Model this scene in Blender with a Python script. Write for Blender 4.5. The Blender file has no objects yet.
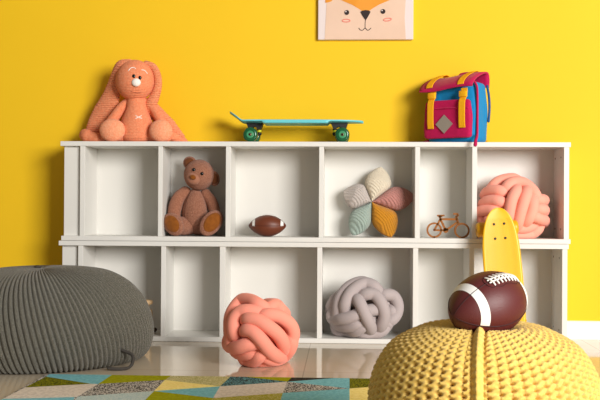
import bpy, bmesh, math, random
import numpy as np
from mathutils import Vector, Matrix, Euler, noise

random.seed(7)
PI = math.pi
C = bpy.context.scene.collection
sc = bpy.context.scene


# ------------------------------------------------------------------ materials
def lin(c):
    c = c / 255.0
    return c / 12.92 if c <= 0.04045 else ((c + 0.055) / 1.055) ** 2.4


def rgb(r, g, b):
    return (lin(r), lin(g), lin(b), 1.0)


def mat(name, col, rough=0.6, spec=0.4, sheen=0.0, bump=None, mottle=None, metal=0.0, coat=0.0, trans=0.0):
    """bump: list of (kind, scale, strength, distance); mottle: (scale, second colour, low, high)."""
    m = bpy.data.materials.new(name)
    m.use_nodes = True
    nt = m.node_tree
    b = nt.nodes['Principled BSDF']
    b.inputs['Base Color'].default_value = col
    b.inputs['Roughness'].default_value = rough
    b.inputs['Specular IOR Level'].default_value = spec
    b.inputs['Metallic'].default_value = metal
    b.inputs['Sheen Weight'].default_value = sheen
    b.inputs['Coat Weight'].default_value = coat
    b.inputs['Transmission Weight'].default_value = trans
    tc = nt.nodes.new('ShaderNodeTexCoord')
    if mottle:
        n = nt.nodes.new('ShaderNodeTexNoise')
        n.inputs['Scale'].default_value = mottle[0]
        n.inputs['Detail'].default_value = 4
        r = nt.nodes.new('ShaderNodeValToRGB')
        r.color_ramp.elements[0].position = mottle[2]
        r.color_ramp.elements[1].position = mottle[3]
        r.color_ramp.elements[0].color = col
        r.color_ramp.elements[1].color = mottle[1]
        nt.links.new(tc.outputs['Object'], n.inputs['Vector'])
        nt.links.new(n.outputs['Fac'], r.inputs['Fac'])
        nt.links.new(r.outputs['Color'], b.inputs['Base Color'])
    prev = None
    for kind, scale, strength, dist in (bump or []):
        if kind == 'noise':
            t = nt.nodes.new('ShaderNodeTexNoise')
            t.inputs['Scale'].default_value = scale
            t.inputs['Detail'].default_value = 3
            out = t.outputs['Fac']
        elif kind == 'voronoi':
            t = nt.nodes.new('ShaderNodeTexVoronoi')
            t.inputs['Scale'].default_value = scale
            out = t.outputs['Distance']
        else:
            t = nt.nodes.new('ShaderNodeTexWave')
            t.bands_direction = kind
            t.inputs['Scale'].default_value = scale
            t.inputs['Distortion'].default_value = 0.6
            out = t.outputs['Fac']
        nt.links.new(tc.outputs['Object'], t.inputs['Vector'])
        bp = nt.nodes.new('ShaderNodeBump')
        bp.inputs['Strength'].default_value = strength
        bp.inputs['Distance'].default_value = dist
        nt.links.new(out, bp.inputs['Height'])
        if prev:
            nt.links.new(prev.outputs['Normal'], bp.inputs['Normal'])
        prev = bp
    if prev:
        nt.links.new(prev.outputs['Normal'], b.inputs['Normal'])
    return m


M = {}
M['wall'] = mat('yellow_paint', (0.84, 0.525, 0.011, 1), 0.65, 0.25, bump=[('noise', 180, 0.06, 0.001)],
                mottle=(1.5, (0.86, 0.54, 0.013, 1), 0.35, 0.65))
M['white'] = mat('white_melamine', (0.73, 0.715, 0.675, 1), 0.38, 0.4, bump=[('noise', 60, 0.02, 0.0005)])
M['trim'] = mat('white_gloss_paint', (0.85, 0.83, 0.80, 1), 0.3, 0.4)
M['dark_hole'] = mat('dark_hole', rgb(60, 50, 42), 0.8)
M['coral'] = mat('coral_crochet_yarn', rgb(238, 136, 94), 0.95, 0.1, 0.08,
                 bump=[('Z', 48, 0.45, 0.004), ('X', 50, 0.25, 0.003), ('noise', 260, 0.8, 0.003)], mottle=(160, rgb(244, 160, 120), 0.35, 0.7))
M['coral_pale'] = mat('coral_fluffy_yarn', rgb(240, 148, 108), 0.95, 0.1, 0.15,
                      bump=[('voronoi', 170, 0.6, 0.003)], mottle=(150, rgb(248, 176, 138), 0.35, 0.7))
M['coral_ear'] = mat('coral_ribbed_yarn', rgb(238, 136, 94), 0.95, 0.1, 0.08, bump=[('Z', 32, 0.7, 0.005), ('noise', 260, 0.8, 0.003)],
                     mottle=(160, rgb(244, 164, 122), 0.35, 0.7))
M['white_yarn'] = mat('white_yarn', rgb(245, 238, 230), 0.9, 0.2)
M['black_eye'] = mat('black_plastic', rgb(14, 12, 12), 0.15, 0.5)
M['mouth'] = mat('dark_coral_thread', rgb(178, 92, 64), 0.9)
M['teddy'] = mat('brown_plush', rgb(140, 90, 69), 0.95, 0.1, 0.15, bump=[('noise', 280, 1.0, 0.006)],
                 mottle=(230, rgb(176, 124, 100), 0.35, 0.7))
M['teddy_arm'] = mat('brown_plush_arm', rgb(142, 92, 70), 0.95, 0.1, 0.15, bump=[('noise', 330, 0.9, 0.004)],
                     mottle=(220, rgb(172, 118, 94), 0.35, 0.7))
M['teddy_muzzle'] = mat('pale_brown_plush', rgb(166, 114, 90), 0.95, 0.1, 0.15, bump=[('noise', 330, 0.8, 0.004)])
M['suede'] = mat('ochre_suede', rgb(138, 80, 28), 0.9, 0.1, 0.2, mottle=(60, rgb(122, 68, 22), 0.4, 0.7))
M['ear_brown'] = mat('brown_suede', rgb(104, 60, 34), 0.9, 0.1, 0.2)
M['thread_dark'] = mat('dark_brown_thread', rgb(96, 60, 44), 0.9)
M['salmon'] = mat('salmon_jersey', rgb(243, 152, 132), 0.85, 0.12, 0.15, bump=[('noise', 500, 0.15, 0.001)])
M['peach'] = mat('peach_jersey', rgb(248, 166, 146), 0.85, 0.12, 0.15, bump=[('noise', 500, 0.15, 0.001)])
M['mauve'] = mat('grey_jersey', rgb(176, 164, 163), 0.85, 0.12, 0.15, bump=[('noise', 500, 0.15, 0.001)])
M['pouf_grey'] = mat('grey_ribbed_knit', rgb(70, 68, 60), 0.95, 0.1, 0.2, bump=[('noise', 240, 1.0, 0.006)],
                     mottle=(420, rgb(124, 120, 108), 0.38, 0.68))
M['cord_grey'] = mat('dark_grey_cord', rgb(70, 66, 62), 0.9, 0.1)
M['pouf_yellow'] = mat('yellow_chunky_yarn', rgb(218, 180, 88), 0.9, 0.12, 0.25, bump=[('noise', 260, 0.4, 0.002)],
                       mottle=(120, rgb(230, 196, 110), 0.35, 0.7))
M['leather'] = mat('maroon_leather', rgb(86, 30, 30), 0.5, 0.5, bump=[('voronoi', 420, 0.22, 0.0012)])
M['leather_brown'] = mat('brown_leather', rgb(104, 50, 28), 0.45, 0.45, bump=[('voronoi', 600, 0.12, 0.001)])
M['lace'] = mat('white_lace', rgb(240, 236, 228), 0.6, 0.3)
M['seam'] = mat('dark_seam', rgb(56, 18, 18), 0.7)
M['stripe'] = mat('white_painted_leather', rgb(236, 234, 230), 0.45, 0.4, bump=[('voronoi', 420, 0.15, 0.001)])
M['teal_plastic'] = mat('turquoise_plastic', rgb(108, 204, 214), 0.35, 0.45)
M['yellow_plastic'] = mat('yellow_plastic', rgb(246, 188, 26), 0.35, 0.45)
M['yellow_wheel'] = mat('yellow_urethane', rgb(232, 170, 20), 0.4, 0.4)
M['green_wheel'] = mat('green_urethane', rgb(12, 84, 48), 0.22, 0.5, coat=0.3)
M['green_ring'] = mat('pale_green_urethane', rgb(60, 140, 96), 0.3, 0.5)
M['black_metal'] = mat('black_metal', rgb(16, 14, 14), 0.55, 0.5)
M['steel'] = mat('steel', rgb(190, 186, 180), 0.3, 0.5, metal=0.9)
M['bronze'] = mat('bearing_metal', rgb(120, 100, 78), 0.35, 0.5, metal=0.7)
M['lime'] = mat('lime_bushing', rgb(206, 204, 40), 0.4, 0.4)
M['magenta'] = mat('magenta_canvas', rgb(184, 14, 80), 0.75, 0.2, 0.1, bump=[('noise', 700, 0.3, 0.0008), ('noise', 18, 0.5, 0.012)])
M['blue'] = mat('blue_canvas', rgb(12, 130, 190), 0.75, 0.2, 0.1, bump=[('noise', 700, 0.3, 0.0008), ('noise', 16, 0.6, 0.014)])
M['strap'] = mat('amber_webbing', rgb(244, 176, 22), 0.7, 0.2, bump=[('X', 300, 0.3, 0.0008)])
M['grey_patch'] = mat('grey_reflective_patch', rgb(150, 140, 130), 0.5, 0.4)
M['navy'] = mat('dark_blue_piping', rgb(18, 78, 130), 0.7)
M['wood'] = mat('brown_plywood', rgb(146, 88, 34), 0.7, 0.3, mottle=(40, rgb(158, 98, 42), 0.35, 0.7))
M['pale_wood'] = mat('pale_wood', rgb(222, 186, 140), 0.6, 0.3)
M['st_cream'] = mat('cream_knit', rgb(222, 210, 188), 0.95, 0.1, 0.2, bump=[('DIAGONAL', 40, 0.6, 0.004), ('noise', 260, 0.9, 0.004)])
M['st_pink'] = mat('dusty_pink_knit', rgb(188, 130, 122), 0.95, 0.1, 0.2, bump=[('DIAGONAL', 40, 0.6, 0.004), ('noise', 260, 0.9, 0.004)])
M['st_mustard'] = mat('mustard_knit', rgb(196, 132, 34), 0.95, 0.1, 0.2, bump=[('DIAGONAL', 40, 0.6, 0.004), ('noise', 260, 0.9, 0.004)])
M['st_mint'] = mat('mint_knit', rgb(160, 176, 166), 0.95, 0.1, 0.2, bump=[('DIAGONAL', 40, 0.6, 0.004), ('noise', 260, 0.9, 0.004)])
M['st_grey'] = mat('lilac_grey_knit', rgb(192, 182, 176), 0.95, 0.1, 0.2, bump=[('DIAGONAL', 40, 0.6, 0.004), ('noise', 260, 0.9, 0.004)])
M['canvas'] = mat('print_background', rgb(222, 208, 206), 0.7, 0.2)
M['fox_cream'] = mat('fox_cream_ink', rgb(224, 192, 170), 0.7, 0.2, mottle=(9, rgb(220, 188, 166), 0.4, 0.6))
M['fox_orange'] = mat('fox_orange_ink', rgb(226, 150, 56), 0.7, 0.2, mottle=(9, rgb(220, 142, 46), 0.4, 0.6))
M['ink'] = mat('black_ink', rgb(52, 42, 42), 0.7, 0.2)
M['blush'] = mat('pink_ink', rgb(232, 136, 122), 0.7, 0.2)

RUG = {'moss': ((136, 134, 24), (66, 72, 22)), 'moss2': ((158, 154, 50), (194, 184, 112)), 'olive': ((162, 164, 22), (150, 150, 18)),
       'teal': ((130, 192, 204), (114, 178, 192)), 'light': ((222, 212, 202), (206, 196, 186)), 'yellow': ((252, 232, 150), (244, 222, 132)),
       'speck': ((60, 58, 58), (212, 206, 198)), 'pale': ((206, 198, 150), (168, 164, 104)), 'ltteal': ((196, 208, 206), (168, 192, 194)),
       'dkteal': ((46, 50, 54), (104, 156, 164)), 'black': ((52, 48, 44), (66, 62, 56))}
for k, (a, b) in RUG.items():
    M['rug_' + k] = mat('rug_pile_' + k, rgb(*a), 0.95, 0.05, 0.0, bump=[('noise', 260, 0.5, 0.003)], mottle=(190 if k in ('moss', 'moss2', 'speck', 'dkteal', 'pale', 'ltteal') else 90, rgb(*b), 0.48, 0.54))

# floor tile: glossy beige with fine joints
fm = mat('glossy_beige_tile', rgb(176, 160, 136), 0.06, 0.55)
nt = fm.node_tree
bk = nt.nodes.new('ShaderNodeTexBrick')
bk.offset = 0.0
bk.inputs['Color1'].default_value = rgb(212, 197, 174)
bk.inputs['Color2'].default_value = rgb(209, 194, 171)
bk.inputs['Mortar'].default_value = rgb(182, 166, 144)
bk.inputs['Scale'].default_value = 1.0
bk.inputs['Mortar Size'].default_value = 0.0022
bk.inputs['Brick Width'].default_value = 1.2
bk.inputs['Row Height'].default_value = 0.6
tcn = nt.nodes.new('ShaderNodeTexCoord')
mp = nt.nodes.new('ShaderNodeMapping')
mp.inputs['Location'].default_value = (0.14, 0.1, 0)
nt.links.new(tcn.outputs['Object'], mp.inputs['Vector'])
nt.links.new(mp.outputs['Vector'], bk.inputs['Vector'])
nt.links.new(bk.outputs['Color'], nt.nodes['Principled BSDF'].inputs['Base Color'])
M['floor'] = fm


# ------------------------------------------------------------------ helpers
def obj(name, bm, m, parent=None, smooth=True, loc=None):
    me = bpy.data.meshes.new(name)
    bmesh.ops.recalc_face_normals(bm, faces=bm.faces)
    bm.to_mesh(me)
    bm.free()
    for mm in (m if isinstance(m, (list, tuple)) else [m]):
        me.materials.append(mm)
    if smooth:
        me.polygons.foreach_set('use_smooth', [True] * len(me.polygons))
    o = bpy.data.objects.new(name, me)
    C.objects.link(o)
    if parent:
        o.parent = parent
    if loc:
        o.location = loc
    return o


def tag(o, label, cat, group=None):
    o['label'] = label
    o['category'] = cat
    if group:
        o['group'] = group
    return o


def thing(name, label, cat, loc=(0, 0, 0), rot=(0, 0, 0), group=None):
    o = bpy.data.objects.new(name, None)
    C.objects.link(o)
    o.empty_display_size = 0.05
    o.location = loc
    o.rotation_euler = rot
    return tag(o, label, cat, group)


def add_box(bm, x0, x1, y0, y1, z0, z1, bev=0.0, seg=2, mtx=None):
    t = bmesh.new()
    r = bmesh.ops.create_cube(t, size=1.0)
    bmesh.ops.scale(t, vec=(x1 - x0, y1 - y0, z1 - z0), verts=t.verts)
    bmesh.ops.translate(t, vec=((x0 + x1) / 2, (y0 + y1) / 2, (z0 + z1) / 2), verts=t.verts)
    if bev:
        bmesh.ops.bevel(t, geom=list(t.edges), offset=bev, segments=seg, profile=0.5, affect='EDGES')
    if mtx is not None:
        bmesh.ops.transform(t, matrix=mtx, verts=t.verts)
    merge(bm, t)


def merge(bm, t):
    me = bpy.data.meshes.new('tmp')
    t.to_mesh(me)
    t.free()
    bm.from_mesh(me)
    bpy.data.meshes.remove(me)


def box(name, m, parent, x0, x1, y0, y1, z0, z1, bev=0.0012):
    bm = bmesh.new()
    add_box(bm, x0, x1, y0, y1, z0, z1, bev)
    return obj(name, bm, m, parent, smooth=False)


def add_ball(bm, c, r, rot=None, u=32, v=20, fn=None):
    t = bmesh.new()
    bmesh.ops.create_uvsphere(t, u_segments=u, v_segments=v, radius=1.0)
    if fn:
        for w in t.verts:
            w.co = fn(w.co)
    mtx = Matrix.Translation(c) @ (Euler(rot).to_matrix().to_4x4() if rot else Matrix()) @ Matrix.Diagonal((r[0], r[1], r[2], 1))
    bmesh.ops.transform(t, matrix=mtx, verts=t.verts)
    merge(bm, t)


def ball(name, m, parent, c, r, rot=None, u=32, v=20, fn=None):
    bm = bmesh.new()
    add_ball(bm, c, r, rot, u, v, fn)
    return obj(name, bm, m, parent)


def spline(P, n, closed=False):
    P = [Vector(p) for p in P]
    k = len(P)
    out = []
    segs = k if closed else k - 1
    for i in range(segs):
        if closed:
            a, b, c, d = P[(i - 1) % k], P[i], P[(i + 1) % k], P[(i + 2) % k]
        else:
            b, c = P[i], P[i + 1]
            a = P[i - 1] if i else b * 2 - c
            d = P[i + 2] if i + 2 < k else c * 2 - b
        for j in range(n):
            t = j / n
            out.append(0.5 * ((2 * b) + (c - a) * t + (2 * a - 5 * b + 4 * c - d) * t * t + (3 * b - a - 3 * c + d) * t ** 3))
    if not closed:
        out.append(P[-1])
    return out


def add_tube(bm, pts, rad, seg=12, closed=False, flat=None, up=(0, 0, 1), cap=True):
    """rad: number or list; flat: ratio of the second cross axis (list or number); up sets the flat axis."""
    n = len(pts)
    R = [rad] * n if isinstance(rad, (int, float)) else list(rad)
    FL = [1.0] * n if flat is None else ([flat] * n if isinstance(flat, (int, float)) else list(flat))
    pts = [Vector(p) for p in pts]
    if cap and not closed:
        # rounded ends
        def capend(p, d, r, f, rev):
            a = []
            for q in (0.98, 0.85, 0.6, 0.3):
                a.append((p + d * r * q * min(1, f + 0.3), r * math.sqrt(max(0.0, 1 - q * q)), f))
            return a
        d0 = (pts[0] - pts[1]).normalized()
        d1 = (pts[-1] - pts[-2]).normalized()
        A = capend(pts[0], d0, R[0], FL[0], True)
        B = capend(pts[-1], d1, R[-1], FL[-1], False)[::-1]
        pts = [a[0] for a in A] + pts + [b[0] for b in B]
        R = [a[1] for a in A] + R + [b[1] for b in B]
        FL = [a[2] for a in A] + FL + [b[2] for b in B]
        n = len(pts)
    rings = []
    N = None
    for i in range(n):
        if closed:
            T = (pts[(i + 1) % n] - pts[i - 1]).normalized()
        else:
            T = (pts[min(i + 1, n - 1)] - pts[max(i - 1, 0)]).normalized()
        if flat is not None:
            U = Vector(up)
            N = (U - T * U.dot(T)).normalized()
        else:
            if N is None:
                U = Vector((0, 0, 1)) if abs(T.z) < 0.9 else Vector((1, 0, 0))
                N = (U - T * U.dot(T)).normalized()
            else:
                N = (N - T * N.dot(T)).normalized()
        B = T.cross(N)
        ring = []
        for k in range(seg):
            a = 2 * PI * k / seg
            ring.append(bm.verts.new(pts[i] + (B * math.cos(a) + N * math.sin(a) * FL[i]) * R[i]))
        rings.append(ring)
    m = n if closed else n - 1
    for i in range(m):
        a, b = rings[i], rings[(i + 1) % n]
        for k in range(seg):
            bm.faces.new((a[k], a[(k + 1) % seg], b[(k + 1) % seg], b[k]))
    if not closed:
        bm.faces.new(rings[0])
        bm.faces.new(rings[-1][::-1])


def tube(name, m, parent, pts, rad, seg=12, closed=False, flat=None, up=(0, 0, 1)):
    bm = bmesh.new()
    add_tube(bm, pts, rad, seg, closed, flat, up)
    return obj(name, bm, m, parent)


def add_lathe(bm, prof, axis='z', seg=32, c=(0, 0, 0)):
    rings = []
    for r, h in prof:
        ring = []
        for k in range(seg):
            a = 2 * PI * k / seg
            p = (r * math.cos(a), r * math.sin(a), h)
            if axis == 'y':
                p = (p[0], h, p[1])
            elif axis == 'x':
                p = (h, p[0], p[1])
            ring.append(bm.verts.new((p[0] + c[0], p[1] + c[1], p[2] + c[2])))
        rings.append(ring)
    for i in range(len(rings) - 1):
        for k in range(seg):
            bm.faces.new((rings[i][k], rings[i][(k + 1) % seg], rings[i + 1][(k + 1) % seg], rings[i + 1][k]))
    bm.faces.new(rings[0])
    bm.faces.new(rings[-1][::-1])


def add_prism(bm, outline, y0, y1):
    """outline: list of (x, z); extruded from y0 to y1."""
    a = [bm.verts.new((x, y0, z)) for x, z in outline]
    b = [bm.verts.new((x, y1, z)) for x, z in outline]
    n = len(a)
    bm.faces.new(a)
    bm.faces.new(b[::-1])
    for i in range(n):
        bm.faces.new((a[i], a[(i + 1) % n], b[(i + 1) % n], b[i]))


def grid_mesh(name, V, nu, nv, m, parent, closed_u=False):
    """V: (nu*nv, 3) array, u the outer index."""
    faces = []
    mu = nu if closed_u else nu - 1
    for i in range(mu):
        i2 = (i + 1) % nu
        for j in range(nv - 1):
            faces.append((i * nv + j, i2 * nv + j, i2 * nv + j + 1, i * nv + j + 1))
    me = bpy.data.meshes.new(name)
    me.from_pydata([tuple(v) for v in V], [], faces)
    me.materials.append(m)
    me.polygons.foreach_set('use_smooth', [True] * len(me.polygons))
    me.update()
    o = bpy.data.objects.new(name, me)
    C.objects.link(o)
    if parent:
        o.parent = parent
    return o


# ------------------------------------------------------------------ the room
def struct(name, bm, m, **k):
    o = obj(name, bm, m, smooth=False, **k)
    o['kind'] = 'structure'
    return o


WALL_Y = 0.235
bm = bmesh.new(); add_box(bm, -3.2, 3.4, WALL_Y, WALL_Y + 0.1, -0.1, 2.7); struct('wall_back', bm, M['wall'])
bm = bmesh.new(); add_box(bm, -3.3, 3.5, -6.0, WALL_Y + 0.1, -0.1, 0.0); struct('floor', bm, M['floor'])
bm = bmesh.new()
prof = [(WALL_Y, 0.0), (WALL_Y - 0.016, 0.0), (WALL_Y - 0.016, 0.062), (WALL_Y - 0.012, 0.068), (WALL_Y - 0.012, 0.073), (WALL_Y - 0.006, 0.080), (WALL_Y, 0.081)]
a = [bm.verts.new((-3.2, y, z)) for y, z in prof]
b = [bm.verts.new((3.4, y, z)) for y, z in prof]
bm.faces.new(a); bm.faces.new(b[::-1])
for i in range(len(prof)):
    j = (i + 1) % len(prof)
    bm.faces.new((a[i], a[j], b[j], b[i]))
struct('baseboard_back', bm, M['trim'])


# ------------------------------------------------------------------ shelves
D = 0.212
def shelf(label, z, top, left, filler, divs, right, bottom, hole_cells):
    t = thing('cubby_shelf', label, 'shelf', (0, 0, z), group='stacked white cubby shelves')
    H = 0.434
    T = 0.021
    box('top_board', M['white'], t, top[0], top[1], -0.004, D, H - T, H - 0.0004)
    box('bottom_board', M['white'], t, bottom[0], bottom[1], -0.004, D, 0.0008, T)
    box('filler_panel', M['white'], t, filler[0], filler[1], 0.018, D, T, H - T)
    sides = []
    sides.append(box('side_panel', M['white'], t, left[0], left[1], 0.0, D - 0.006, T, H - T))
    for x0, x1 in divs:
        box('divider', M['white'], t, x0, x1, 0.0, D - 0.006, T, H - T)
    sides.append(box('side_panel', M['white'], t, right[0], right[1], 0.0, D - 0.006, T, H - T))
    box('back_panel', M['white'], t, left[0], right[1], D - 0.006, D, T, H - T, 0)
    # drilled holes in the inner faces that show them
    for x in hole_cells:
        for y in (0.055, 0.165):
            for zz in (0.062, H - 0.062):
                bm = bmesh.new()
                add_lathe(bm, [(0.004, -0.0006), (0.004, 0.0006), (0.0028, 0.0007), (0.0028, -0.0002)], 'x', 16, (x, y, zz))
                obj('pin_hole', bm, M['dark_hole'], t)
    return t


UP = 0.434
shelf('upper white cubby shelf stacked on the other, toys on its top', UP, (-1.237, 0.963), (-1.151, -1.129), (-1.226, -1.154),
      [(-0.807, -0.788), (-0.512, -0.491), (-0.108, -0.088), (0.304, 0.325), (0.547, 0.568)], (0.935, 0.957), (-1.231, 0.963), (0.9348, -0.5122))
shelf('lower white cubby shelf standing on the floor under the other', 0.0, (-1.242, 0.956), (-1.157, -1.135), (-1.232, -1.160),
      [(-0.792, -0.772), (-0.536, -0.512), (-0.114, -0.093), (0.297, 0.319), (0.536, 0.557)], (0.929, 0.951), (-1.236, 0.953), (0.9288,))
TOPZ = 0.868
CELL = 0.4555
LOW = 0.0215

# ------------------------------------------------------------------ rug
RP = [
    ('moss', [(-1.020, -0.859), (-0.832, -0.975), (-1.027, -1.053)]),
    ('teal', [(-1.020, -0.859), (-1.023, -0.81), (-0.804, -0.81), (-0.808, -0.977), (-0.832, -0.975)]),
    ('light', [(-1.027, -1.053), (-0.832, -0.975), (-0.808, -0.977), (-0.817, -1.181), (-0.824, -1.189), (-0.926, -1.211), (-1.034, -1.230)]),
    ('speck', [(-0.808, -0.977), (-0.602, -0.890), (-0.601, -1.079), (-0.817, -1.181)]),
    ('olive', [(-0.804, -0.81), (-0.597, -0.81), (-0.602, -0.890), (-0.808, -0.977)]),
    ('pale', [(-0.597, -0.81), (-0.389, -0.81), (-0.402, -0.986), (-0.602, -0.890)]),
    ('yellow', [(-0.602, -0.890), (-0.402, -0.986), (-0.601, -1.079)]),
    ('teal', [(-0.601, -1.079), (-0.402, -0.986), (-0.399, -1.173)]),
    ('ltteal', [(-0.817, -1.181), (-0.601, -1.079), (-0.600, -1.270), (-0.810, -1.265)]),
    ('olive', [(-0.601, -1.079), (-0.399, -1.173), (-0.400, -1.270), (-0.600, -1.270)]),
    ('dkteal', [(-0.389, -0.81), (-0.336, -0.81), (-0.188, -0.890), (-0.402, -0.986)]),
    ('olive', [(-0.336, -0.81), (-0.177, -0.81), (-0.188, -0.890)]),
    ('light', [(-0.402, -0.986), (-0.188, -0.890), (-0.190, -1.080), (-0.399, -1.173)]),
    ('moss2', [(-0.399, -1.173), (-0.190, -1.080), (-0.190, -1.270), (-0.400, -1.270)]),
    ('black', [(-0.177, -0.81), (-0.028, -0.81), (-0.188, -0.890)]),
    ('teal', [(-0.028, -0.81), (0.022, -0.81), (0.021, -0.991), (-0.188, -0.890)]),
    ('speck', [(-0.188, -0.890), (0.021, -0.991), (-0.190, -1.080)]),
    ('teal', [(-0.190, -1.080), (0.021, -0.991), (0.020, -1.270), (-0.190, -1.270)]),
    ('moss', [(0.022, -0.81), (0.230, -0.81), (0.230, -0.90), (0.021, -0.991)]),
    ('yellow', [(0.021, -0.991), (0.230, -0.90), (0.230, -1.270), (0.020, -1.270)]),
    ('teal', [(-1.034, -1.230), (-0.926, -1.211), (-0.824, -1.189), (-0.810, -1.270), (-1.034, -1.270)]),
]
keys = list(RUG)
rnd = random.Random(3)
cols = [-1.034, -0.810, -0.600, -0.400, -0.190, 0.020, 0.230, 0.440, 0.650, 0.860, 1.070]
for i in range(len(cols) - 1):
    x0, x1 = cols[i], cols[i + 1]
    ys0 = [-1.27] if i < 6 else [-0.81]
    end = -2.45
    la = [ys0[0]] + [y for y in np.arange(-0.98 - (0.09 if i % 2 else 0), end, -0.2) if y < ys0[0] - 0.06 and y > end + 0.06] + [end]
    lb = [ys0[0]] + [y for y in np.arange(-0.98 - (0 if i % 2 else 0.09), end, -0.2) if y < ys0[0] - 0.06 and y > end + 0.06] + [end]
    ia = ib = 0
    last = None
    while ia < len(la) - 1 or ib < len(lb) - 1:
        c = rnd.choice([k for k in keys if k != last])
        last = c
        if ib >= len(lb) - 1 or (ia < len(la) - 1 and la[ia] >= lb[ib]):
            RP.append((c, [(x0, la[ia]), (x1, lb[ib]), (x0, la[ia + 1])])); ia += 1
        else:
            RP.append((c, [(x0, la[ia]), (x1, lb[ib]), (x1, lb[ib + 1])])); ib += 1
bm = bmesh.new()
RT = 0.009
for c, p in RP:
    if sum(p[i][0] * p[(i + 1) % len(p)][1] - p[(i + 1) % len(p)][0] * p[i][1] for i in range(len(p))) < 0:
        p = p[::-1]
    f = bm.faces.new([bm.verts.new((x * 0.985, (y + 4.05) * 0.985 - 4.05, RT)) for x, y in p])
    f.material_index = keys.index(c)
add_box(bm, -1.020, 1.055, -2.476, -0.8575, 0.0005, RT - 0.0006)
for f in bm.faces:
    if all(v.co.z < RT - 0.0003 for v in f.verts):
        f.material_index = keys.index('speck')
me = bpy.data.meshes.new('area_rug')
bm.to_mesh(me); bm.free()
for k in keys:
    me.materials.append(M['rug_' + k])
rug = bpy.data.objects.new('area_rug', me)
C.objects.link(rug)
tag(rug, 'low pile rug with teal, olive, yellow and grey triangles on the tiles', 'rug')


# ------------------------------------------------------------------ framed fox print
pt = thing('canvas_print', 'canvas print of a fox face hanging on the yellow wall', 'picture', (0.0935, WALL_Y - 0.001, 1.3455))
box('canvas', M['canvas'], pt, -0.2155, 0.2155, -0.021, 0.0, 0.0, 0.56, 0.003)
S = 0.00454 / 3.333   # metres per unit of the traced drawing (origin at the lower middle of the print)
def PX(x, y):
    return ((x - 285.5) * S, (132 - y) * S)
def decal(name, m, outline, y0):
    bm = bmesh.new()
    add_prism(bm, [PX(*p) for p in outline], y0 - 0.0006, y0 + 0.0006)
    return obj(name, bm, m, pt, smooth=False)
face = [(150, 131), (419, 131), (415, 60), (418, 0)] + [(285 + 134 * math.cos(a), -40 - 150 * math.sin(a)) for a in np.linspace(0.1, PI - 0.1, 24)] + [(156, 0), (153, 60)]
decal('fox_face', M['fox_cream'], face, -0.0216)
forehead = [(272, 36), (260, 28), (240, 16), (214, 5), (190, -6), (176, -20), (160, -40)] + [(285 + 130 * math.cos(a), -50 - 136 * math.sin(a)) for a in np.linspace(PI, 0, 24)] + [(404, -40), (396, -20), (382, -6), (356, 5), (330, 16), (310, 28), (298, 36)]
decal('fox_forehead', M['fox_orange'], forehead, -0.0228)
decal('fox_ear', M['fox_orange'], [(151, 9), (160, 8), (172, 4), (178, -4), (160, -30), (153, -20)], -0.0228)
decal('fox_nose', M['ink'], [(268, 40), (274, 36), (286, 34), (297, 36), (302, 40), (297, 50), (290, 62), (286, 68), (281, 62), (273, 50)], -0.0240)
for cx, cy in ((223, 42), (343, 39)):
    e = decal('fox_eye', M['ink'], [(cx + 8 * math.cos(a), cy + 8 * math.sin(a)) for a in np.linspace(0, 2 * PI, 24, endpoint=False)], -0.0240)
    bm = bmesh.new()
    add_prism(bm, [PX(cx - 3 + 2.2 * math.cos(a), cy - 3 + 2.2 * math.sin(a)) for a in np.linspace(0, 2 * PI, 12, endpoint=False)], -0.0250, -0.0245)
    obj('eye_glint', bm, M['canvas'], e, smooth=False)
for cx, cy, t in ((221, 69, 0.0), (358, 66, -0.12)):
    bm = bmesh.new()
    ring = []
    for a in np.linspace(0, 2 * PI, 28, endpoint=False):
        q = PX(cx + 13 * math.cos(a) * math.cos(t) - 4.5 * math.sin(a) * math.sin(t), cy + 13 * math.cos(a) * math.sin(t) + 4.5 * math.sin(a) * math.cos(t))
        ring.append((q[0], -0.0226, q[1]))
    add_tube(bm, ring, 0.0023, 6, True)
    obj('fox_cheek', bm, M['blush'], pt)
bm = bmesh.new()
def PP(L):
    return [Vector((PX(*p)[0], -0.0226, PX(*p)[1])) for p in L]
add_tube(bm, spline(PP([(285, 66), (284, 80), (284, 95)]), 4), 0.0016, 6)
add_tube(bm, spline(PP([(263, 94), (268, 100), (276, 101), (284, 94), (292, 101), (298, 99), (303, 94)]), 4), 0.0017, 6)
obj('fox_mouth', bm, M['ink'], pt)


# ------------------------------------------------------------------ knot cushions
def knot(name, m, label, loc, s, origin, radii, rad, strands, ry, floor_z, group, back=True, sink=0.010):
    """strands traced as (x, z, lift) around an ellipsoid; origin = centre of the outline."""
    cx, cy = origin
    bm = bmesh.new()
    rx, rz = radii
    cz = None
    all_p = []
    for st in strands:
        w = 1.0
        if isinstance(st[0], (int, float)):
            w = st[0]; st = st[1]
        P = []
        for (x, y, lift) in st:
            u, v = (x - cx) / rx, (cy - y) / rz
            d = ry * math.sqrt(max(0.0, 1 - min(1.0, u * u + v * v))) + lift
            P.append(Vector(((x - cx) * s, -d, (cy - y) * s)))
        all_p.append((P, w))
    inner = (rx * s * 0.80, ry * 0.55, rz * s * 0.80)
    t = bmesh.new()
    for P, w in all_p:
        add_tube(t, spline(P, 8), rad * w, 14)
    if back:
        for P, w in all_p:
            Q = [Vector((-p.x * 0.74, -p.y * 0.85, p.z * 0.80)) for p in P]
            add_tube(t, spline(Q, 8), rad * w, 14)
    add_ball(t, (0, 0, 0), inner)
    zmin = min(v.co.z for v in t.verts)
    bmesh.ops.translate(t, vec=(0, 0, -zmin + floor_z - sink), verts=t.verts)
    for v in t.verts:      # the soft tubes flatten where they rest
        v.co.z = max(v.co.z, floor_z + 0.0002 * max(0.0, v.co.z))
    merge(bm, t)
    o = obj(name, bm, m, loc=loc)
    tag(o, label, 'cushion', group)
    return o


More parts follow.
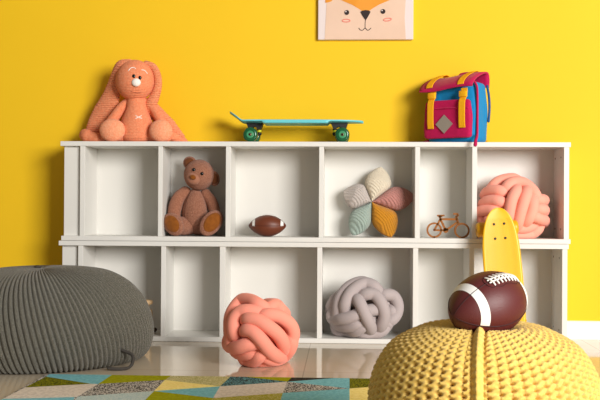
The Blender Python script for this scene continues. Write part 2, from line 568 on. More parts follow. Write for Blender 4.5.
s = 0.00370 / 4.708
sal = [
    [(80, 265, .0), (72, 200, .0), (74, 130, .012), (115, 68, .008), (165, 60, .012), (215, 76, .006), (262, 110, -.03)],
    [(108, 250, -.03), (97, 205, .012), (97, 150, .018), (125, 112, .016), (165, 103, .010), (215, 112, -.01), (250, 140, -.05)],
    [(150, 165, -.05), (165, 140, .012), (215, 142, .024), (270, 172, .024), (315, 215, .014), (335, 270, -.005), (320, 330, -.05)],
    [(150, 225, -.05), (160, 192, .010), (195, 195, .026), (235, 232, .030), (275, 290, .022), (308, 328, .004), (330, 350, -.05)],
    [(200, 150, -.05), (250, 122, .0), (310, 128, .006), (360, 165, .004), (380, 210, .004), (372, 250, -.01), (340, 290, -.04)],
    [(250, 120, -.04), (268, 92, -.02), (292, 84, -.03), (312, 104, -.04), (330, 130, -.08)],
    [(80, 240, -.05), (56, 262, -.002), (58, 290, .004), (110, 280, .022), (165, 258, .022), (225, 252, -.005), (260, 265, -.06)],
    [(95, 290, -.05), (98, 312, -.012), (140, 314, .0), (190, 298, .002), (240, 270, -.04)],
    [(150, 300, -.06), (140, 335, -.01), (152, 356, .004), (192, 346, .014), (230, 308, .014), (250, 275, -.04)],
    [(185, 345, -.05), (225, 352, -.006), (280, 358, -.002), (335, 335, .0), (365, 290, .0), (372, 240, -.01), (350, 200, -.06)],
    [(235, 300, -.05), (255, 325, .006), (300, 350, -.004), (345, 330, -.05)],
]
knot('knot_cushion', M['salmon'], 'salmon knotted cushion lying on the floor before the lower shelf', (-0.3045, -0.545, 0), s * 0.955, (220, 212), (172, 165), 0.0258, sal, 0.125, 0.0008, 'knotted cushions')

s = 0.00433 / 5
gry = [
    [(88, 235, -.01), (92, 190, -.002), (108, 140, .0), (150, 92, .0), (200, 70, .0), (235, 72, -.01), (260, 100, -.05)],
    [(128, 230, -.02), (128, 180, .010), (150, 128, .014), (190, 90, .012), (235, 72, .008), (280, 88, .002), (305, 125, -.03)],
    [(180, 185, -.05), (192, 152, .008), (215, 190, .024), (240, 245, .024), (262, 300, .006), (262, 330, -.04)],
    [(200, 160, -.05), (230, 128, .0), (280, 128, .008), (315, 170, .014), (332, 230, .010), (318, 290, .0), (290, 325, -.05)],
    [(300, 150, -.07), (335, 132, -.02), (380, 140, -.02), (405, 185, -.02), (398, 235, -.02), (365, 268, -.02), (325, 270, -.07)],
    [(90, 225, -.05), (62, 240, -.01), (66, 264, .002), (115, 255, .014), (170, 238, .014), (225, 215, .0), (290, 205, -.01), (330, 230, -.05)],
    [(70, 275, -.05), (95, 298, -.006), (150, 295, .008), (200, 275, .008), (250, 270, -.03)],
    [(75, 300, -.05), (90, 330, -.01), (140, 336, .004), (185, 318, .010), (230, 285, .004), (270, 260, -.03)],
    [(180, 330, -.05), (220, 338, .0), (275, 338, .004), (325, 318, .0), (350, 280, -.03)],
    [(50, 225, -.06), (60, 195, -.03), (78, 165, -.04), (100, 150, -.07)],
]
knot('knot_cushion', M['mauve'], 'grey knotted cushion in a compartment of the lower shelf', (0.095, 0.074, 0), s * 0.95, (235, 205), (190, 150), 0.0268, gry, 0.105, LOW, 'knotted cushions')

s = 0.00433 / 5
pea = [
    [(190, 130, -.06), (150, 112, -.002), (112, 105, .0), (88, 112, -.02), (80, 130, -.07)],
    [(180, 180, -.06), (140, 165, .0), (102, 158, .0), (74, 165, -.015), (66, 180, -.06)],
    [(160, 240, -.06), (120, 215, .0), (80, 208, .0), (50, 215, -.008), (40, 232, -.06)],
    [(215, 285, -.06), (182, 255, .004), (182, 210, .012), (195, 150, .014), (220, 108, .006), (235, 90, -.05)],
    [(240, 320, -.06), (225, 285, .006), (235, 225, .016), (255, 160, .016), (275, 112, .006), (285, 90, -.05)],
    [(240, 300, -.05), (275, 262, .004), (298, 210, .012), (305, 160, .006), (300, 120, -.05)],
    [(100, 110, -.04), (125, 72, -.012), (165, 50, -.01), (220, 42, -.014), (260, 60, -.06)],
    [(165, 130, -.04), (175, 88, .0), (215, 62, .002), (260, 64, .002), (300, 92, .0), (325, 135, .0), (325, 170, -.05)],
    [(290, 150, -.06), (330, 152, .0), (372, 154, -.01), (392, 160, -.05)],
    [(290, 200, -.06), (330, 202, .002), (368, 205, .0), (388, 215, -.05)],
    [(280, 235, -.06), (310, 240, .004), (350, 254, .002), (382, 262, -.005), (400, 275, -.06)],
    [(150, 300, -.04), (200, 330, .0), (255, 338, .0), (310, 334, .0), (350, 305, -.005), (365, 275, -.06)],
    [(150, 285, -.05), (220, 300, -.008), (270, 300, -.006), (315, 285, -.02), (340, 265, -.06)],
    [(50, 240, -.05), (70, 275, -.01), (100, 310, -.01), (160, 335, -.02)],
]
knot('knot_cushion', M['peach'], 'peach knotted cushion in the compartment behind the yellow skateboard', (0.736, 0.097, 0), s * 0.95, (220, 200), (180, 160), 0.0252, pea, 0.100, CELL, 'knotted cushions')


# ------------------------------------------------------------------ poufs
def traced_profile(P, n):
    """profile from (r, z) points, evenly spaced along its length."""
    Q = spline([Vector((a, 0, b)) for a, b in P], 40)
    r = np.array([max(q.x, 0) for q in Q]); z = np.array([q.z for q in Q])
    L = np.concatenate([[0], np.cumsum(np.hypot(np.diff(r), np.diff(z)))])
    t = np.linspace(0, L[-1], n)
    return np.interp(t, L, r), np.interp(t, L, z), t, L[-1]


# grey pouf
R, H = 0.402, 0.352
nv, nu = 150, 1200
r, z, t, LL = traced_profile([(0, .350), (.06, .351), (.12, .350), (.18, .345), (.25, .328), (.322, .282), (.374, .213), (.399, .131), (.398, .07), (.380, .022), (.345, .004), (.25, .003), (.0, .003)], nv)
# pull the top down to a shallow dome
u = np.arange(nu) / nu
NR = 122
V = np.zeros((nu, nv, 3))
sw = 0.72 * (t / LL)                       # the ribs swirl slowly around
th = 2 * PI * u[:, None] + sw[None, :]
rib = np.abs(np.sin(PI * NR * u))[:, None] ** 0.8
amp = 0.0120 * np.clip(r / R, 0, 1) ** 1.2
dr = rib * amp[None, :] - 0.004
dz_top = np.where(z > H / 2, 1.0, 0.35)
nrm_r = np.gradient(z); nrm_z = np.gradient(r)
ln = np.hypot(nrm_r, nrm_z)
nr, nz = -nrm_r / ln, nrm_z / ln
rr = np.maximum(r[None, :] + dr * nr[None, :], 0)
zz = z[None, :] + dr * nz[None, :]
# a slightly soft, uneven outline
lump = 1 + 0.012 * np.sin(2 * th + 0.5) + 0.008 * np.sin(3 * th + z[None, :] * 9)
V[..., 0] = rr * np.cos(th) * lump
V[..., 1] = rr * np.sin(th) * lump
V[..., 2] = np.maximum(zz, 0.003)
gp = thing('pouf', 'large round grey ribbed knit pouf on the tiles by the rug', 'pouf', (-1.150, -0.47, 0.0))
grid_mesh('cover', V.reshape(-1, 3), nu, nv, M['pouf_grey'], gp, True)
tube('drawstring', M['cord_grey'], gp, spline([(0.315, -0.265, 0.009), (0.345, -0.262, 0.007), (0.378, -0.240, 0.007), (0.392, -0.225, 0.022), (0.385, -0.20, 0.048), (0.34, -0.19, 0.065)], 6), 0.006, 8)
ball('top_knot', M['cord_grey'], gp, (-0.03, 0.0, H - 0.001), (0.014, 0.014, 0.006))

# yellow pouf: every stitch is real relief
R, H = 0.268, 0.323
nv, nu = 330, 1080
r, z, t, LL = traced_profile([(0, .304), (.04, .309), (.085, .319), (.12, .318), (.15, .310), (.212, .277), (.248, .228), (.264, .18), (.267, .14), (.259, .075), (.235, .025), (.20, .005), (.10, .004), (0, .004)], nv)
NC, NRW = 62, 46
u = np.arange(nu) / nu
U = (u * NC)[:, None] + np.zeros((1, nv))
W = (t / LL * NRW)[None, :] + np.zeros((nu, 1))
col = np.floor(U)
fu = U - col - 0.5
V2 = W + 0.5 * (col % 2)
fv = V2 - np.floor(V2) - 0.5
# ropes down the columns, twisted, with open holes between neighbouring ropes
cc = np.abs(fu) * 2
rope = np.sqrt(np.clip(1 - (0.92 * cc) ** 2, 0, 1))
twist = 0.5 + 0.5 * np.cos(2 * PI * (V2 + 0.9 * fu))
def hole_at(uu, par):
    # holes on the boundary with the next column, staggered from column to column
    v = W + 0.5 * par
    f = v - np.floor(v) - 0.5
    return np.exp(-(uu / 0.25) ** 2) * np.exp(-(f / 0.22) ** 2)
hole = hole_at(0.5 - fu, (col % 2)) + hole_at(0.5 + fu, ((col - 1) % 2))
hgt = 0.36 * rope + 0.24 * twist + 0.26 * cc ** 2 * (1 - hole) - 0.95 * hole + 0.10
amp = 0.0150 * np.clip(r / R, 0.0, 1) ** 0.8
dh = (hgt - 0.75) * amp[None, :]
# seam ridge facing the camera side
ang0 = 0.712
d = ((u - ang0 + 0.5) % 1.0 - 0.5)[:, None] * 2 * PI * r[None, :]
ridge = np.exp(-(d / 0.008) ** 2)
groove = np.exp(-((np.abs(d) - 0.013) / 0.0035) ** 2)
braid = 0.003 * np.abs(np.sin(W * PI * 1.3))
dh = dh * (1 - ridge) + ridge * (0.005 + braid) - 0.006 * groove
nrm_r = np.gradient(z); nrm_z = np.gradient(r); ln = np.hypot(nrm_r, nrm_z)
nr, nz = -nrm_r / ln, nrm_z / ln
rr = np.maximum(r[None, :] + dh * nr[None, :], 0.0)
rr *= 0.985
th = 2 * PI * u[:, None] + 0.10 * (t / LL)[None, :]
# the ball's weight presses a hollow into the top
hol = np.hypot(rr * np.cos(th) - 0.004, rr * np.sin(th) + 0.035)
zz = z[None, :] + dh * nz[None, :] - np.where(z > 0.2, 1.0, 0.0)[None, :] * 0.012 * np.exp(-(hol / 0.055) ** 4)
V = np.zeros((nu, nv, 3))
V[..., 0] = rr * np.cos(th); V[..., 1] = rr * np.sin(th); V[..., 2] = np.maximum(zz, 0.004)
yp = thing('pouf', 'yellow chunky crocheted pouf in front, carrying a football', 'pouf', (0.318, -1.90, RT))
grid_mesh('cover', V.reshape(-1, 3), nu, nv, M['pouf_yellow'], yp, True)
POUF_TOP = RT + H


# ------------------------------------------------------------------ footballs
def football_mesh(a, b, n=64, m=48, groove=True, ex_=0.62):
    """spindle along x with four seams."""
    V = np.zeros((n, m, 3))
    for i in range(n):
        ph = 2 * PI * i / n
        for j in range(m):
            tt = -1 + 2 * j / (m - 1)
            x = a * math.sin(tt * PI / 2)
            q = max(0.0, 1 - (x / a) ** 2)
            rr = b * q ** ex_
            g = min(abs(((ph / (PI / 2)) % 1.0)), 1 - abs(((ph / (PI / 2)) % 1.0)))
            if groove:
                rr *= 1 - 0.018 * math.exp(-(g / 0.06) ** 2)
            V[i, j] = (x, rr * math.cos(ph), rr * math.sin(ph))
    return V.reshape(-1, 3), n, m


def rad_at(a, b, x):
    return b * max(0.0, 1 - (x / a) ** 2) ** (0.62 if a > 0.1 else 0.80)


def band_mesh(a, b, x0, x1, p0, p1, lift, n=40, m=6):
    bm = bmesh.new()
    G = []
    for i in range(n + 1):
        ph = p0 + (p1 - p0) * i / n
        row = []
        for j in range(m + 1):
            x = x0 + (x1 - x0) * j / m
            rr = rad_at(a, b, x) + lift
            row.append(bm.verts.new((x, rr * math.cos(ph), rr * math.sin(ph))))
        G.append(row)
    for i in range(n):
        for j in range(m):
            bm.faces.new((G[i][j], G[i + 1][j], G[i + 1][j + 1], G[i][j + 1]))
    return bm


def football(label, a, b, m, loc, rot, lace_ph, stripes, lace_n, lace_span, group):
    t = thing('football', label, 'ball', loc, rot, group)
    V, n, k = football_mesh(a, b, ex_=0.62 if a > 0.1 else 0.80)
    grid_mesh('leather_cover', V, n, k, m, t, True)
    for (x0, x1, p0, p1) in stripes:
        obj('stripe', band_mesh(a, b, x0, x1, p0, p1, 0.0007), M['stripe'], t)
    k = a / 0.11 * (1.15 if a > 0.1 else 1.0)
    for q in range(4):
        ph = q * PI / 2
        pts = []
        for x in np.linspace(-a * 0.985, a * 0.985, 40):
            rr = rad_at(a, b, x) * 0.985 + 0.0003
            pts.append((x, rr * math.cos(ph), rr * math.sin(ph)))
        tube('seam', M['seam'], t, pts, 0.0013 * k, 6)
    # laces: a spine with cross stitches
    bm = bmesh.new()
    l0, l1 = lace_span
    for off in (-0.0035 * k, 0.0035 * k):
        pts = []
        for x in np.linspace(l0, l1, 16):
            rr = rad_at(a, b, x) + 0.0012 * k
            dp = off / rr
            pts.append((x, rr * math.cos(lace_ph + dp), rr * math.sin(lace_ph + dp)))
        add_tube(bm, pts, 0.0017 * k, 8)
    for x in np.linspace(l0 + 0.004 * k, l1 - 0.004 * k, lace_n):
        pts = []
        for g in np.linspace(-1, 1, 9):
            rr = rad_at(a, b, x) + (0.0032 * k) * (1 - 0.75 * g * g)
            dp = g * 0.012 * k / rr
            pts.append((x + g * 0.002 * k, rr * math.cos(lace_ph + dp), rr * math.sin(lace_ph + dp)))
        add_tube(bm, pts, 0.0018 * k, 8)
    obj('laces', bm, M['lace'], t)
    # stitched outline of the lace panel
    pts = []
    for g in np.linspace(0, 2 * PI, 72, endpoint=False):
        x = (l0 + l1) / 2 + (l1 - l0) * 0.60 * math.copysign(abs(math.cos(g)) ** 0.7, math.cos(g))
        x = max(-a * 0.95, min(a * 0.95, x))
        w = (0.019 + 0.0018 * math.cos(10 * g)) * k
        rr = rad_at(a, b, x) + 0.0001
        dp = w * math.copysign(abs(math.sin(g)) ** 0.6, math.sin(g)) / rr
        pts.append((x, rr * math.cos(lace_ph + dp), rr * math.sin(lace_ph + dp)))
    tube('lace_panel_seam', M['seam'], t, pts, 0.0007 * k, 6, True)
    return t


BA, BB = 0.108, 0.0725
axis = Vector((0.785, 0.60, 0.19))     # from the near tip to the far tip
axis.normalize()
ex = axis
roll_up = Vector((0, 0, 1))
ez = (roll_up - ex * roll_up.dot(ex)).normalized()
ey = ez.cross(ex)
rotm = Matrix((ex, ey, ez)).transposed()
# turn about its own axis so one seam carries the laces at the upper front
rotm = rotm @ Matrix.Rotation(math.radians(32), 3, 'X')
football('maroon football with white stripe and white laces on yellow pouf', BA, BB, M['leather'],
         (0.322, -1.935, POUF_TOP + 0.044), rotm.to_euler(), PI / 2,
         [(-0.074, -0.056, 0.0, PI * 0.985), (0.064, 0.080, 0.0, PI)], 8, (-0.026, 0.062), 'footballs')

SA, SB = 0.083, 0.0475
football('small dark brown football in a compartment of the upper shelf', SA, SB, M['leather_brown'],
         (-0.337, 0.085, CELL + SB * 0.99), (0, 0, 0), PI / 2,
         [(-0.065, -0.053, PI * 0.62, PI * 1.02), (0.060, 0.072, PI * 0.60, PI * 1.02)], 5, (-0.03, 0.03), 'footballs')


# ------------------------------------------------------------------ skateboards
def deck_mesh(L, Wd, th=0.0075):
    """along x, nose at +x; the tail kicks up at -x."""
    n, m = 90, 18
    bm = bmesh.new()
    def half(x):
        q = abs(x) / (L / 2)
        if x > 0:
            return Wd / 2 * (max(0.0, 1 - q ** 4.2)) ** 0.5 * (1 - 0.10 * q ** 2)
        return Wd / 2 * (max(0.0, 1 - q ** 7)) ** 0.5 * (1 - 0.05 * q ** 2)
    def lift(x):
        zt = 0.0
        k0 = -L / 2 + 0.062
        if x < k0:
            dx = k0 - x
            zt += 0.70 * dx * min(1.0, 0.55 + dx / 0.05)
        return zt
    top, bot = [], []
    xs = [-L / 2 * math.cos(PI * i / n) for i in range(n + 1)]
    for x in xs:
        h = max(half(x), 0.0015)
        ta, tb = [], []
        for j in range(m + 1):
            v = -1 + 2 * j / m
            edge = 0.003 * v * v
            ta.append(bm.verts.new((x, v * h, lift(x) + 0.001 + edge)))
            thk = th + (0.004 if abs(x) < L * 0.24 and abs(v) > 0.8 else 0.0)
            tb.append(bm.verts.new((x, v * h * 0.985, lift(x) - thk + (0.006 * abs(v) ** 3 if abs(x) >= L * 0.24 else 0))))
        top.append(ta); bot.append(tb)
    for i in range(n):
        for j in range(m):
            bm.faces.new((top[i][j], top[i + 1][j], top[i + 1][j + 1], top[i][j + 1]))
            bm.faces.new((bot[i][j], bot[i][j + 1], bot[i + 1][j + 1], bot[i + 1][j]))
        bm.faces.new((top[i][0], bot[i][0], bot[i + 1][0], top[i + 1][0]))
        bm.faces.new((top[i][m], top[i + 1][m], bot[i + 1][m], bot[i][m]))
    for e in (0, n):
        for j in range(m):
            bm.faces.new((top[e][j], top[e][j + 1], bot[e][j + 1], bot[e][j]))
    return bm


def skateboard(label, L, Wd, deck_m, wheel_m, ring_m, bush_m, truck_x, group, ribs=False, axle_off=0.013):
    t = thing('skateboard', label, 'skateboard', group=group)
    dk = obj('deck', deck_mesh(L, Wd), deck_m, t)
    if ribs:    # moulded grip lines over the top face
        bm = bmesh.new()
        for x in np.arange(-L * 0.36, L * 0.42, 0.0075):
            q = abs(x) / (L / 2)
            w = Wd / 2 * max(0, 1 - q ** 4.2) ** 0.5 * 0.80
            pts = [(x + 0.004 * math.cos(v * 3 * PI), v * w, 0.0013 + 0.0028 * v * v) for v in np.linspace(-1, 1, 13)]
            add_tube(bm, pts, 0.0009, 5)
        obj('grip_pattern', bm, deck_m, dk)
    for sgn, tx in ((-1, truck_x[0]), (1, truck_x[1])):
        for ax in (-0.030, 0.030):
            for ay in (-0.021, 0.021):
                bm = bmesh.new()
                add_lathe(bm, [(0.0052, 0.001), (0.0052, 0.0034), (0.004, 0.0042)], 'z', 12, (tx + ax, ay, 0.0))
                obj('bolt', bm, M['black_metal'], t)
        tr = obj('truck', (lambda bm: (add_prism(bm, [(tx - 0.038, -0.006), (tx + 0.038, -0.006), (tx + 0.031, -0.026), (tx + 0.024, -0.036), (tx + 0.012, -0.034), (tx + 0.007, -0.025), (tx - 0.003, -0.022), (tx - 0.012, -0.026), (tx - 0.018, -0.036), (tx - 0.026, -0.030)], -0.026, 0.026), bm)[1])(bmesh.new()), M['black_metal'], t, smooth=False)
        bx = tx - sgn * 0.019
        bm = bmesh.new()
        add_lathe(bm, [(0.0085, -0.036), (0.0105, -0.037), (0.0105, -0.046), (0.0085, -0.047)], 'z', 20, (bx, 0, 0))
        obj('bushing', bm, bush_m, tr)
        bm = bmesh.new()
        add_lathe(bm, [(0.012, -0.031), (0.012, -0.036), (0.006, -0.0362)], 'z', 20, (bx, 0, 0))
        add_lathe(bm, [(0.011, -0.047), (0.012, -0.054), (0.006, -0.062)], 'z', 20, (bx, 0, 0))
        obj('bushing_washer', bm, M['black_metal'], tr)
        axx = tx + sgn * axle_off
        bm = bmesh.new()
        add_lathe(bm, [(0.004, -0.088), (0.004, 0.088)], 'y', 12, (axx, 0, -0.062))
        add_tube(bm, [(bx, 0, -0.052), ((bx + axx) / 2, 0, -0.058), (axx, 0, -0.062)], 0.010, 10)
        add_lathe(bm, [(0.006, -0.05), (0.009, -0.03), (0.009, 0.03), (0.006, 0.05)], 'y', 14, (axx, 0, -0.062))
        obj('hanger', bm, M['steel'], tr)
        for sy in (-1, 1):
            yc = sy * 0.066
            bm = bmesh.new()
            rw = 0.0318
            add_lathe(bm, [(0.012, -0.019), (rw - 0.009, -0.021), (rw - 0.003, -0.018), (rw, -0.012), (rw, 0.012), (rw - 0.003, 0.018), (rw - 0.009, 0.021), (0.012, 0.019)], 'y', 40, (axx, yc, -0.062))
            wh = obj('wheel', bm, wheel_m, t)
            bm = bmesh.new()
            yf = yc + sy * 0.019
            for r0, r1 in ((0.0125, 0.0165),):
                pr = [(r0, -0.002), (r1, -0.002), (r1, 0.002), (r0, 0.002)]
                add_lathe(bm, pr, 'y', 28, (axx, yf, -0.062))
            obj('wheel_ring', bm, ring_m, wh)
            bm = bmesh.new()
            add_lathe(bm, [(0.0115, -0.002), (0.0115, 0.0016), (0.007, 0.0018), (0.0065, 0.003), (0.001, 0.003)] if sy > 0 else [(0.0115, 0.002), (0.0115, -0.0016), (0.007, -0.0018), (0.0065, -0.003), (0.001, -0.003)], 'y', 24, (axx, yf, -0.062))
            obj('bearing', bm, M['bronze'], wh)
    return t


sk = skateboard('turquoise skateboard with green wheels on top of the upper shelf', 0.592, 0.150, M['teal_plastic'], M['green_wheel'], M['green_ring'], M['lime'], (-0.184, 0.190), 'skateboards')
sk.location = (-0.212, 0.100, TOPZ + 0.0941)
yb = skateboard('yellow skateboard leaning upright against the white shelves', 0.580, 0.158, M['yellow_plastic'], M['yellow_wheel'], M['yellow_wheel'], M['black_metal'], (-0.184, 0.192), 'skateboards', True)
# stand it on its tail, top face to the room, nose up, leaning on its wheels
lean = math.radians(4.5)
e_nose = Vector((-0.075, math.sin(lean), math.cos(lean))).normalized()
e_top = Vector((0.0, -math.cos(lean), math.sin(lean)))
e_top = (e_top - e_nose * e_top.dot(e_nose)).normalized()
e_y = e_top.cross(e_nose)
yb.rotation_euler = Matrix((e_nose, e_y, e_top)).transposed().to_euler()
yb.location = Vector((0.660, -0.130, 0.300))


# ------------------------------------------------------------------ bunny
s = 0.00447 / 4.21
bun = thing('crochet_bunny', 'coral crocheted bunny with long hanging ears sitting on top of the upper shelf', 'soft toy', (-0.9245, 0.100, TOPZ + 0.0005))
def B(x, y):
    return ((x - 269.5) * s, (383 - y) * s)
def bpt(x, y, d):
    q = B(x, y)
    return Vector((q[0], d, q[1]))
# body: pear on a lathe
bm = bmesh.new()
prof = []
for (hw, y) in [(4, 383), (40, 381), (62, 368), (70, 345), (71, 320), (65, 292), (54, 265), (46, 245), (42, 225), (40, 208), (36, 196), (4, 190)]:
    prof.append((hw * s, (383 - y) * s))
pp = spline([Vector((a, 0, b)) for a, b in prof], 5)
add_lathe(bm, [(max(p.x, 0.002), p.z) for p in pp], 'z', 40)
bmesh.ops.scale(bm, vec=(1, 0.82, 1), verts=bm.verts)
obj('body', bm, M['coral'], bun, loc=(-1 * s, 0.0, 0))
c = B(262, 123)
def headshape(v):
    return Vector((v.x * (1 + 0.05 * max(0, -v.z)), v.y, v.z * (1.0 if v.z > 0 else 0.97)))
hd = ball('head', M['coral'], bun, (c[0], -0.005, c[1]), (81 * s, 74 * s, 87 * s), u=48, v=32, fn=headshape)
hy = -0.005
def face_pt(x, y, out=0.0):
    q = B(x, y)
    u, v = (q[0] - c[0]) / (81 * s), (q[1] - c[1]) / (87 * s)
    return Vector((q[0], hy - 74 * s * math.sqrt(max(0, 1 - u * u - v * v)) - out, q[1]))
for x, y in ((273, 114), (297, 120)):
    p = face_pt(x, y, 0.0)
    ball('eye', M['black_eye'], hd, p, (7.2 * s, 4 * s, 8 * s))
ball('nose', M['white_yarn'], hd, face_pt(283, 140, 0.002), (19 * s, 12 * s, 17 * s))
for L in ([(250, 90), (258, 80), (268, 77), (278, 81)], [(302, 86), (310, 86), (317, 91), (323, 99)]):
    tube('brow', M['white_yarn'], hd, spline([face_pt(x, y, 0.0008) for x, y in L], 5), 0.0017, 8)
tube('mouth', M['mouth'], hd, spline([face_pt(x, y, 0.0) for x, y in [(258, 174), (275, 180), (295, 180)]], 5), 0.0012, 8)
bm = bmesh.new()
def body_pt(x, y):
    q = B(x, y)
    hw = np.interp(383 - y, [0, 38, 63, 91, 118, 138, 158, 175], [62, 70, 71, 65, 54, 46, 42, 40]) * s
    u = min(0.98, abs(q[0] + s) / hw)
    return Vector((q[0], -0.82 * hw * math.sqrt(1 - u * u) - 0.0005, q[1]))
for L in ([(275, 274), (287, 280), (300, 285)], [(298, 273), (287, 280), (276, 286)]):
    add_tube(bm, spline([body_pt(x, y) for x, y in L], 4), 0.0016, 8)
obj('chest_stitch', bm, M['white_yarn'], bun)
# arms
for L, rr in (([(226, 212, 0.012), (204, 235, 0.006), (182, 268, -0.004), (160, 300, -0.010), (142, 330, -0.010), (140, 362, -0.01)], [18, 21, 22, 22, 22, 20]),
              ([(312, 212, 0.012), (336, 235, 0.006), (358, 265, -0.004), (378, 300, -0.010), (392, 335, -0.012), (398, 362, -0.01)], [18, 20, 21, 22, 22, 20])):
    n = 6
    P = spline([bpt(x, y, d) for x, y, d in L], n)
    Rr = [np.interp(i / n, range(len(rr)), rr) * s for i in range(len(P))]
    tube('arm', M['coral'], bun, P, Rr, 16)
# legs with the fluffy soles turned to the room
for L, rr, sole, sr in (([(235, 352, 0.02), (205, 348, -0.01), (185, 340, -0.035)], [28, 32, 36], (179, 335), (54, 48)),
                        ([(305, 352, 0.02), (345, 348, -0.01), (370, 342, -0.035)], [28, 32, 36], (381, 337), (49, 46))):
    P = spline([bpt(x, y, d) for x, y, d in L], 6)
    Rr = [np.interp(i / 6, range(len(rr)), rr) * s for i in range(len(P))]
    lg = tube('leg', M['coral'], bun, P, Rr, 18)
    q = B(*sole)
    ball('foot', M['coral_pale'], lg, (q[0], -0.055, max(q[1], sr[1] * s)), (sr[0] * s, 0.034, sr[1] * s), u=36, v=24)
# ears: broad ribbed flaps
def ear(L, wid, fl, up):
    n = 14
    P = spline([bpt(x, y, d) for x, y, d in L], n)
    k = [i / n for i in range(len(P))]
    Rr = [(np.interp(a, range(len(wid)), wid) * s) * (1 + 0.035 * math.sin(i * 2.1)) for i, a in enumerate(k)]
    F = [float(np.interp(a, range(len(fl)), fl)) for a in k]
    bm = bmesh.new()
    add_tube(bm, P, Rr, 24, False, F, up)
    return obj('ear', bm, M['coral_ear'], bun)
ear([(240, 52, -0.016), (204, 60, -0.012), (184, 95, 0.006), (165, 145, 0.028), (146, 200, 0.036), (118, 250, 0.044), (90, 300, 0.05), (64, 345, 0.052)],
    [18, 22, 26, 32, 42, 47, 45, 32], [0.8, 0.75, 0.6, 0.45, 0.34, 0.3, 0.3, 0.4], (0.15, 1, 0))
ear([(308, 52, 0.0), (338, 66, 0.0), (356, 105, 0.0), (357, 150, 0.0), (344, 190, 0.0), (330, 225, 0.004), (352, 262, 0.022), (392, 310, 0.045), (440, 362, 0.06)],
    [14, 15, 16, 17, 21, 27, 32, 36, 26], [0.8, 0.8, 0.85, 0.85, 0.8, 0.6, 0.5, 0.45, 0.5], (0, 1, 0))
# hand and tail peeking out at the sides
tube('paw', M['coral'], bun, spline([bpt(46, 350, 0.025), bpt(64, 357, 0.005), bpt(110, 366, -0.005), bpt(150, 368, -0.005)], 6), [27 * s] * 7 + [23 * s] * 6 + [15 * s] * 6, 16)
tube('paw', M['coral'], bun, spline([bpt(412, 352, 0.01), bpt(440, 364, 0.03), bpt(474, 376, 0.04)], 6), [20 * s] * 7 + [13 * s] * 5 + [7 * s], 14)

# ------------------------------------------------------------------ teddy
s = 0.00444 / 3.81
ted = thing('teddy_bear', 'brown plush teddy bear slouching in a compartment of the upper shelf', 'soft toy', (-0.657, 0.105, CELL))
def B(x, y):
    return ((x - 172) * s, (366 - y) * s)
def bpt(x, y, d):
    q = B(x, y)
    return Vector((q[0], d, q[1]))
def pear(v):
    k = 1.0 - 0.22 * max(0, v.z) + 0.06 * max(0, -v.z)
    return Vector((v.x * k, v.y * k, v.z))
q = B(165, 270)
ball('body', M['teddy'], ted, (q[0], 0.012, q[1]), (50 * s, 0.058, 86 * s), (0, math.radians(2), 0), 40, 28, pear)
bm = bmesh.new()
pts = []
for zz in np.linspace(-0.9, 0.9, 16):
    k = 1.0 - 0.22 * max(0, zz) + 0.06 * max(0, -zz)
    rr = math.sqrt(1 - zz * zz) * k
    uu = -0.62
    pts.append((q[0] + 50 * s * rr * uu, 0.012 - 0.058 * rr * math.sqrt(1 - uu * uu) + 0.0006, q[1] + 86 * s * zz))
add_tube(bm, pts, 0.0016, 6)
obj('belly_seam', bm, M['thread_dark'], ted)
c = B(183, 134)
tl = Euler((0, math.radians(22), 0))
hd = ball('head', M['teddy'], ted, (c[0], -0.004, c[1]), (58 * s, 55 * s, 59 * s), None, 44, 30)
def hp(x, y, out=0.0):
    p = B(x, y)
    u, v = (p[0] - c[0]) / (58 * s), (p[1] - c[1]) / (59 * s)
    return Vector((p[0], -0.004 - 55 * s * math.sqrt(max(0, 1 - u * u - v * v)) - out, p[1]))
for (x, y), (rx, rz), rot in (((146, 88), (26, 25), 0.3), ((240, 147), (21, 29), -0.2)):
    p = B(x, y)
    e = ball('ear', M['teddy'], ted, (p[0], 0.006, p[1]), (rx * s, 0.015, rz * s), (0, rot, 0))
    ball('inner_ear', M['ear_brown'], e, (p[0], -0.004, p[1]), (rx * 0.78 * s, 0.009, rz * 0.78 * s), (0, rot, 0))
mz = ball('muzzle', M['teddy_muzzle'], hd, hp(168, 150, -0.006), (27 * s, 20 * s, 23 * s), tl)
p = hp(170, 145, 0.0); p.y -= 0.017
ball('nose', M['suede'], mz, p, (12.5 * s, 8 * s, 9.5 * s), tl)
p2 = hp(167, 160, 0.0); p2.y -= 0.0145
tube('mouth', M['thread_dark'], mz, [p + Vector((0, 0.002, -8 * s)), p2], 0.0011, 6)
for x, y in ((171.5, 116), (202, 131)):
    ball('eye', M['black_eye'], hd, hp(x, y, 0.0005), (6.6 * s, 4.5 * s, 6.6 * s))
for L, rr, m in (([(128, 200, 0.012), (106, 222, -0.002), (94, 258, -0.014), (92, 292, -0.022), (108, 318, -0.03)], [23, 25, 26, 24, 20], 'teddy_arm'),
                 ([(205, 205, 0.02), (226, 232, 0.016), (240, 264, 0.006), (244, 290, -0.002)], [20, 22, 22, 19], 'teddy_arm')):
    P = spline([bpt(x, y, d) for x, y, d in L], 6)
    Rr = [np.interp(i / 6, range(len(rr)), rr) * s for i in range(len(P))]
    tube('arm', M[m], ted, P, Rr, 18)
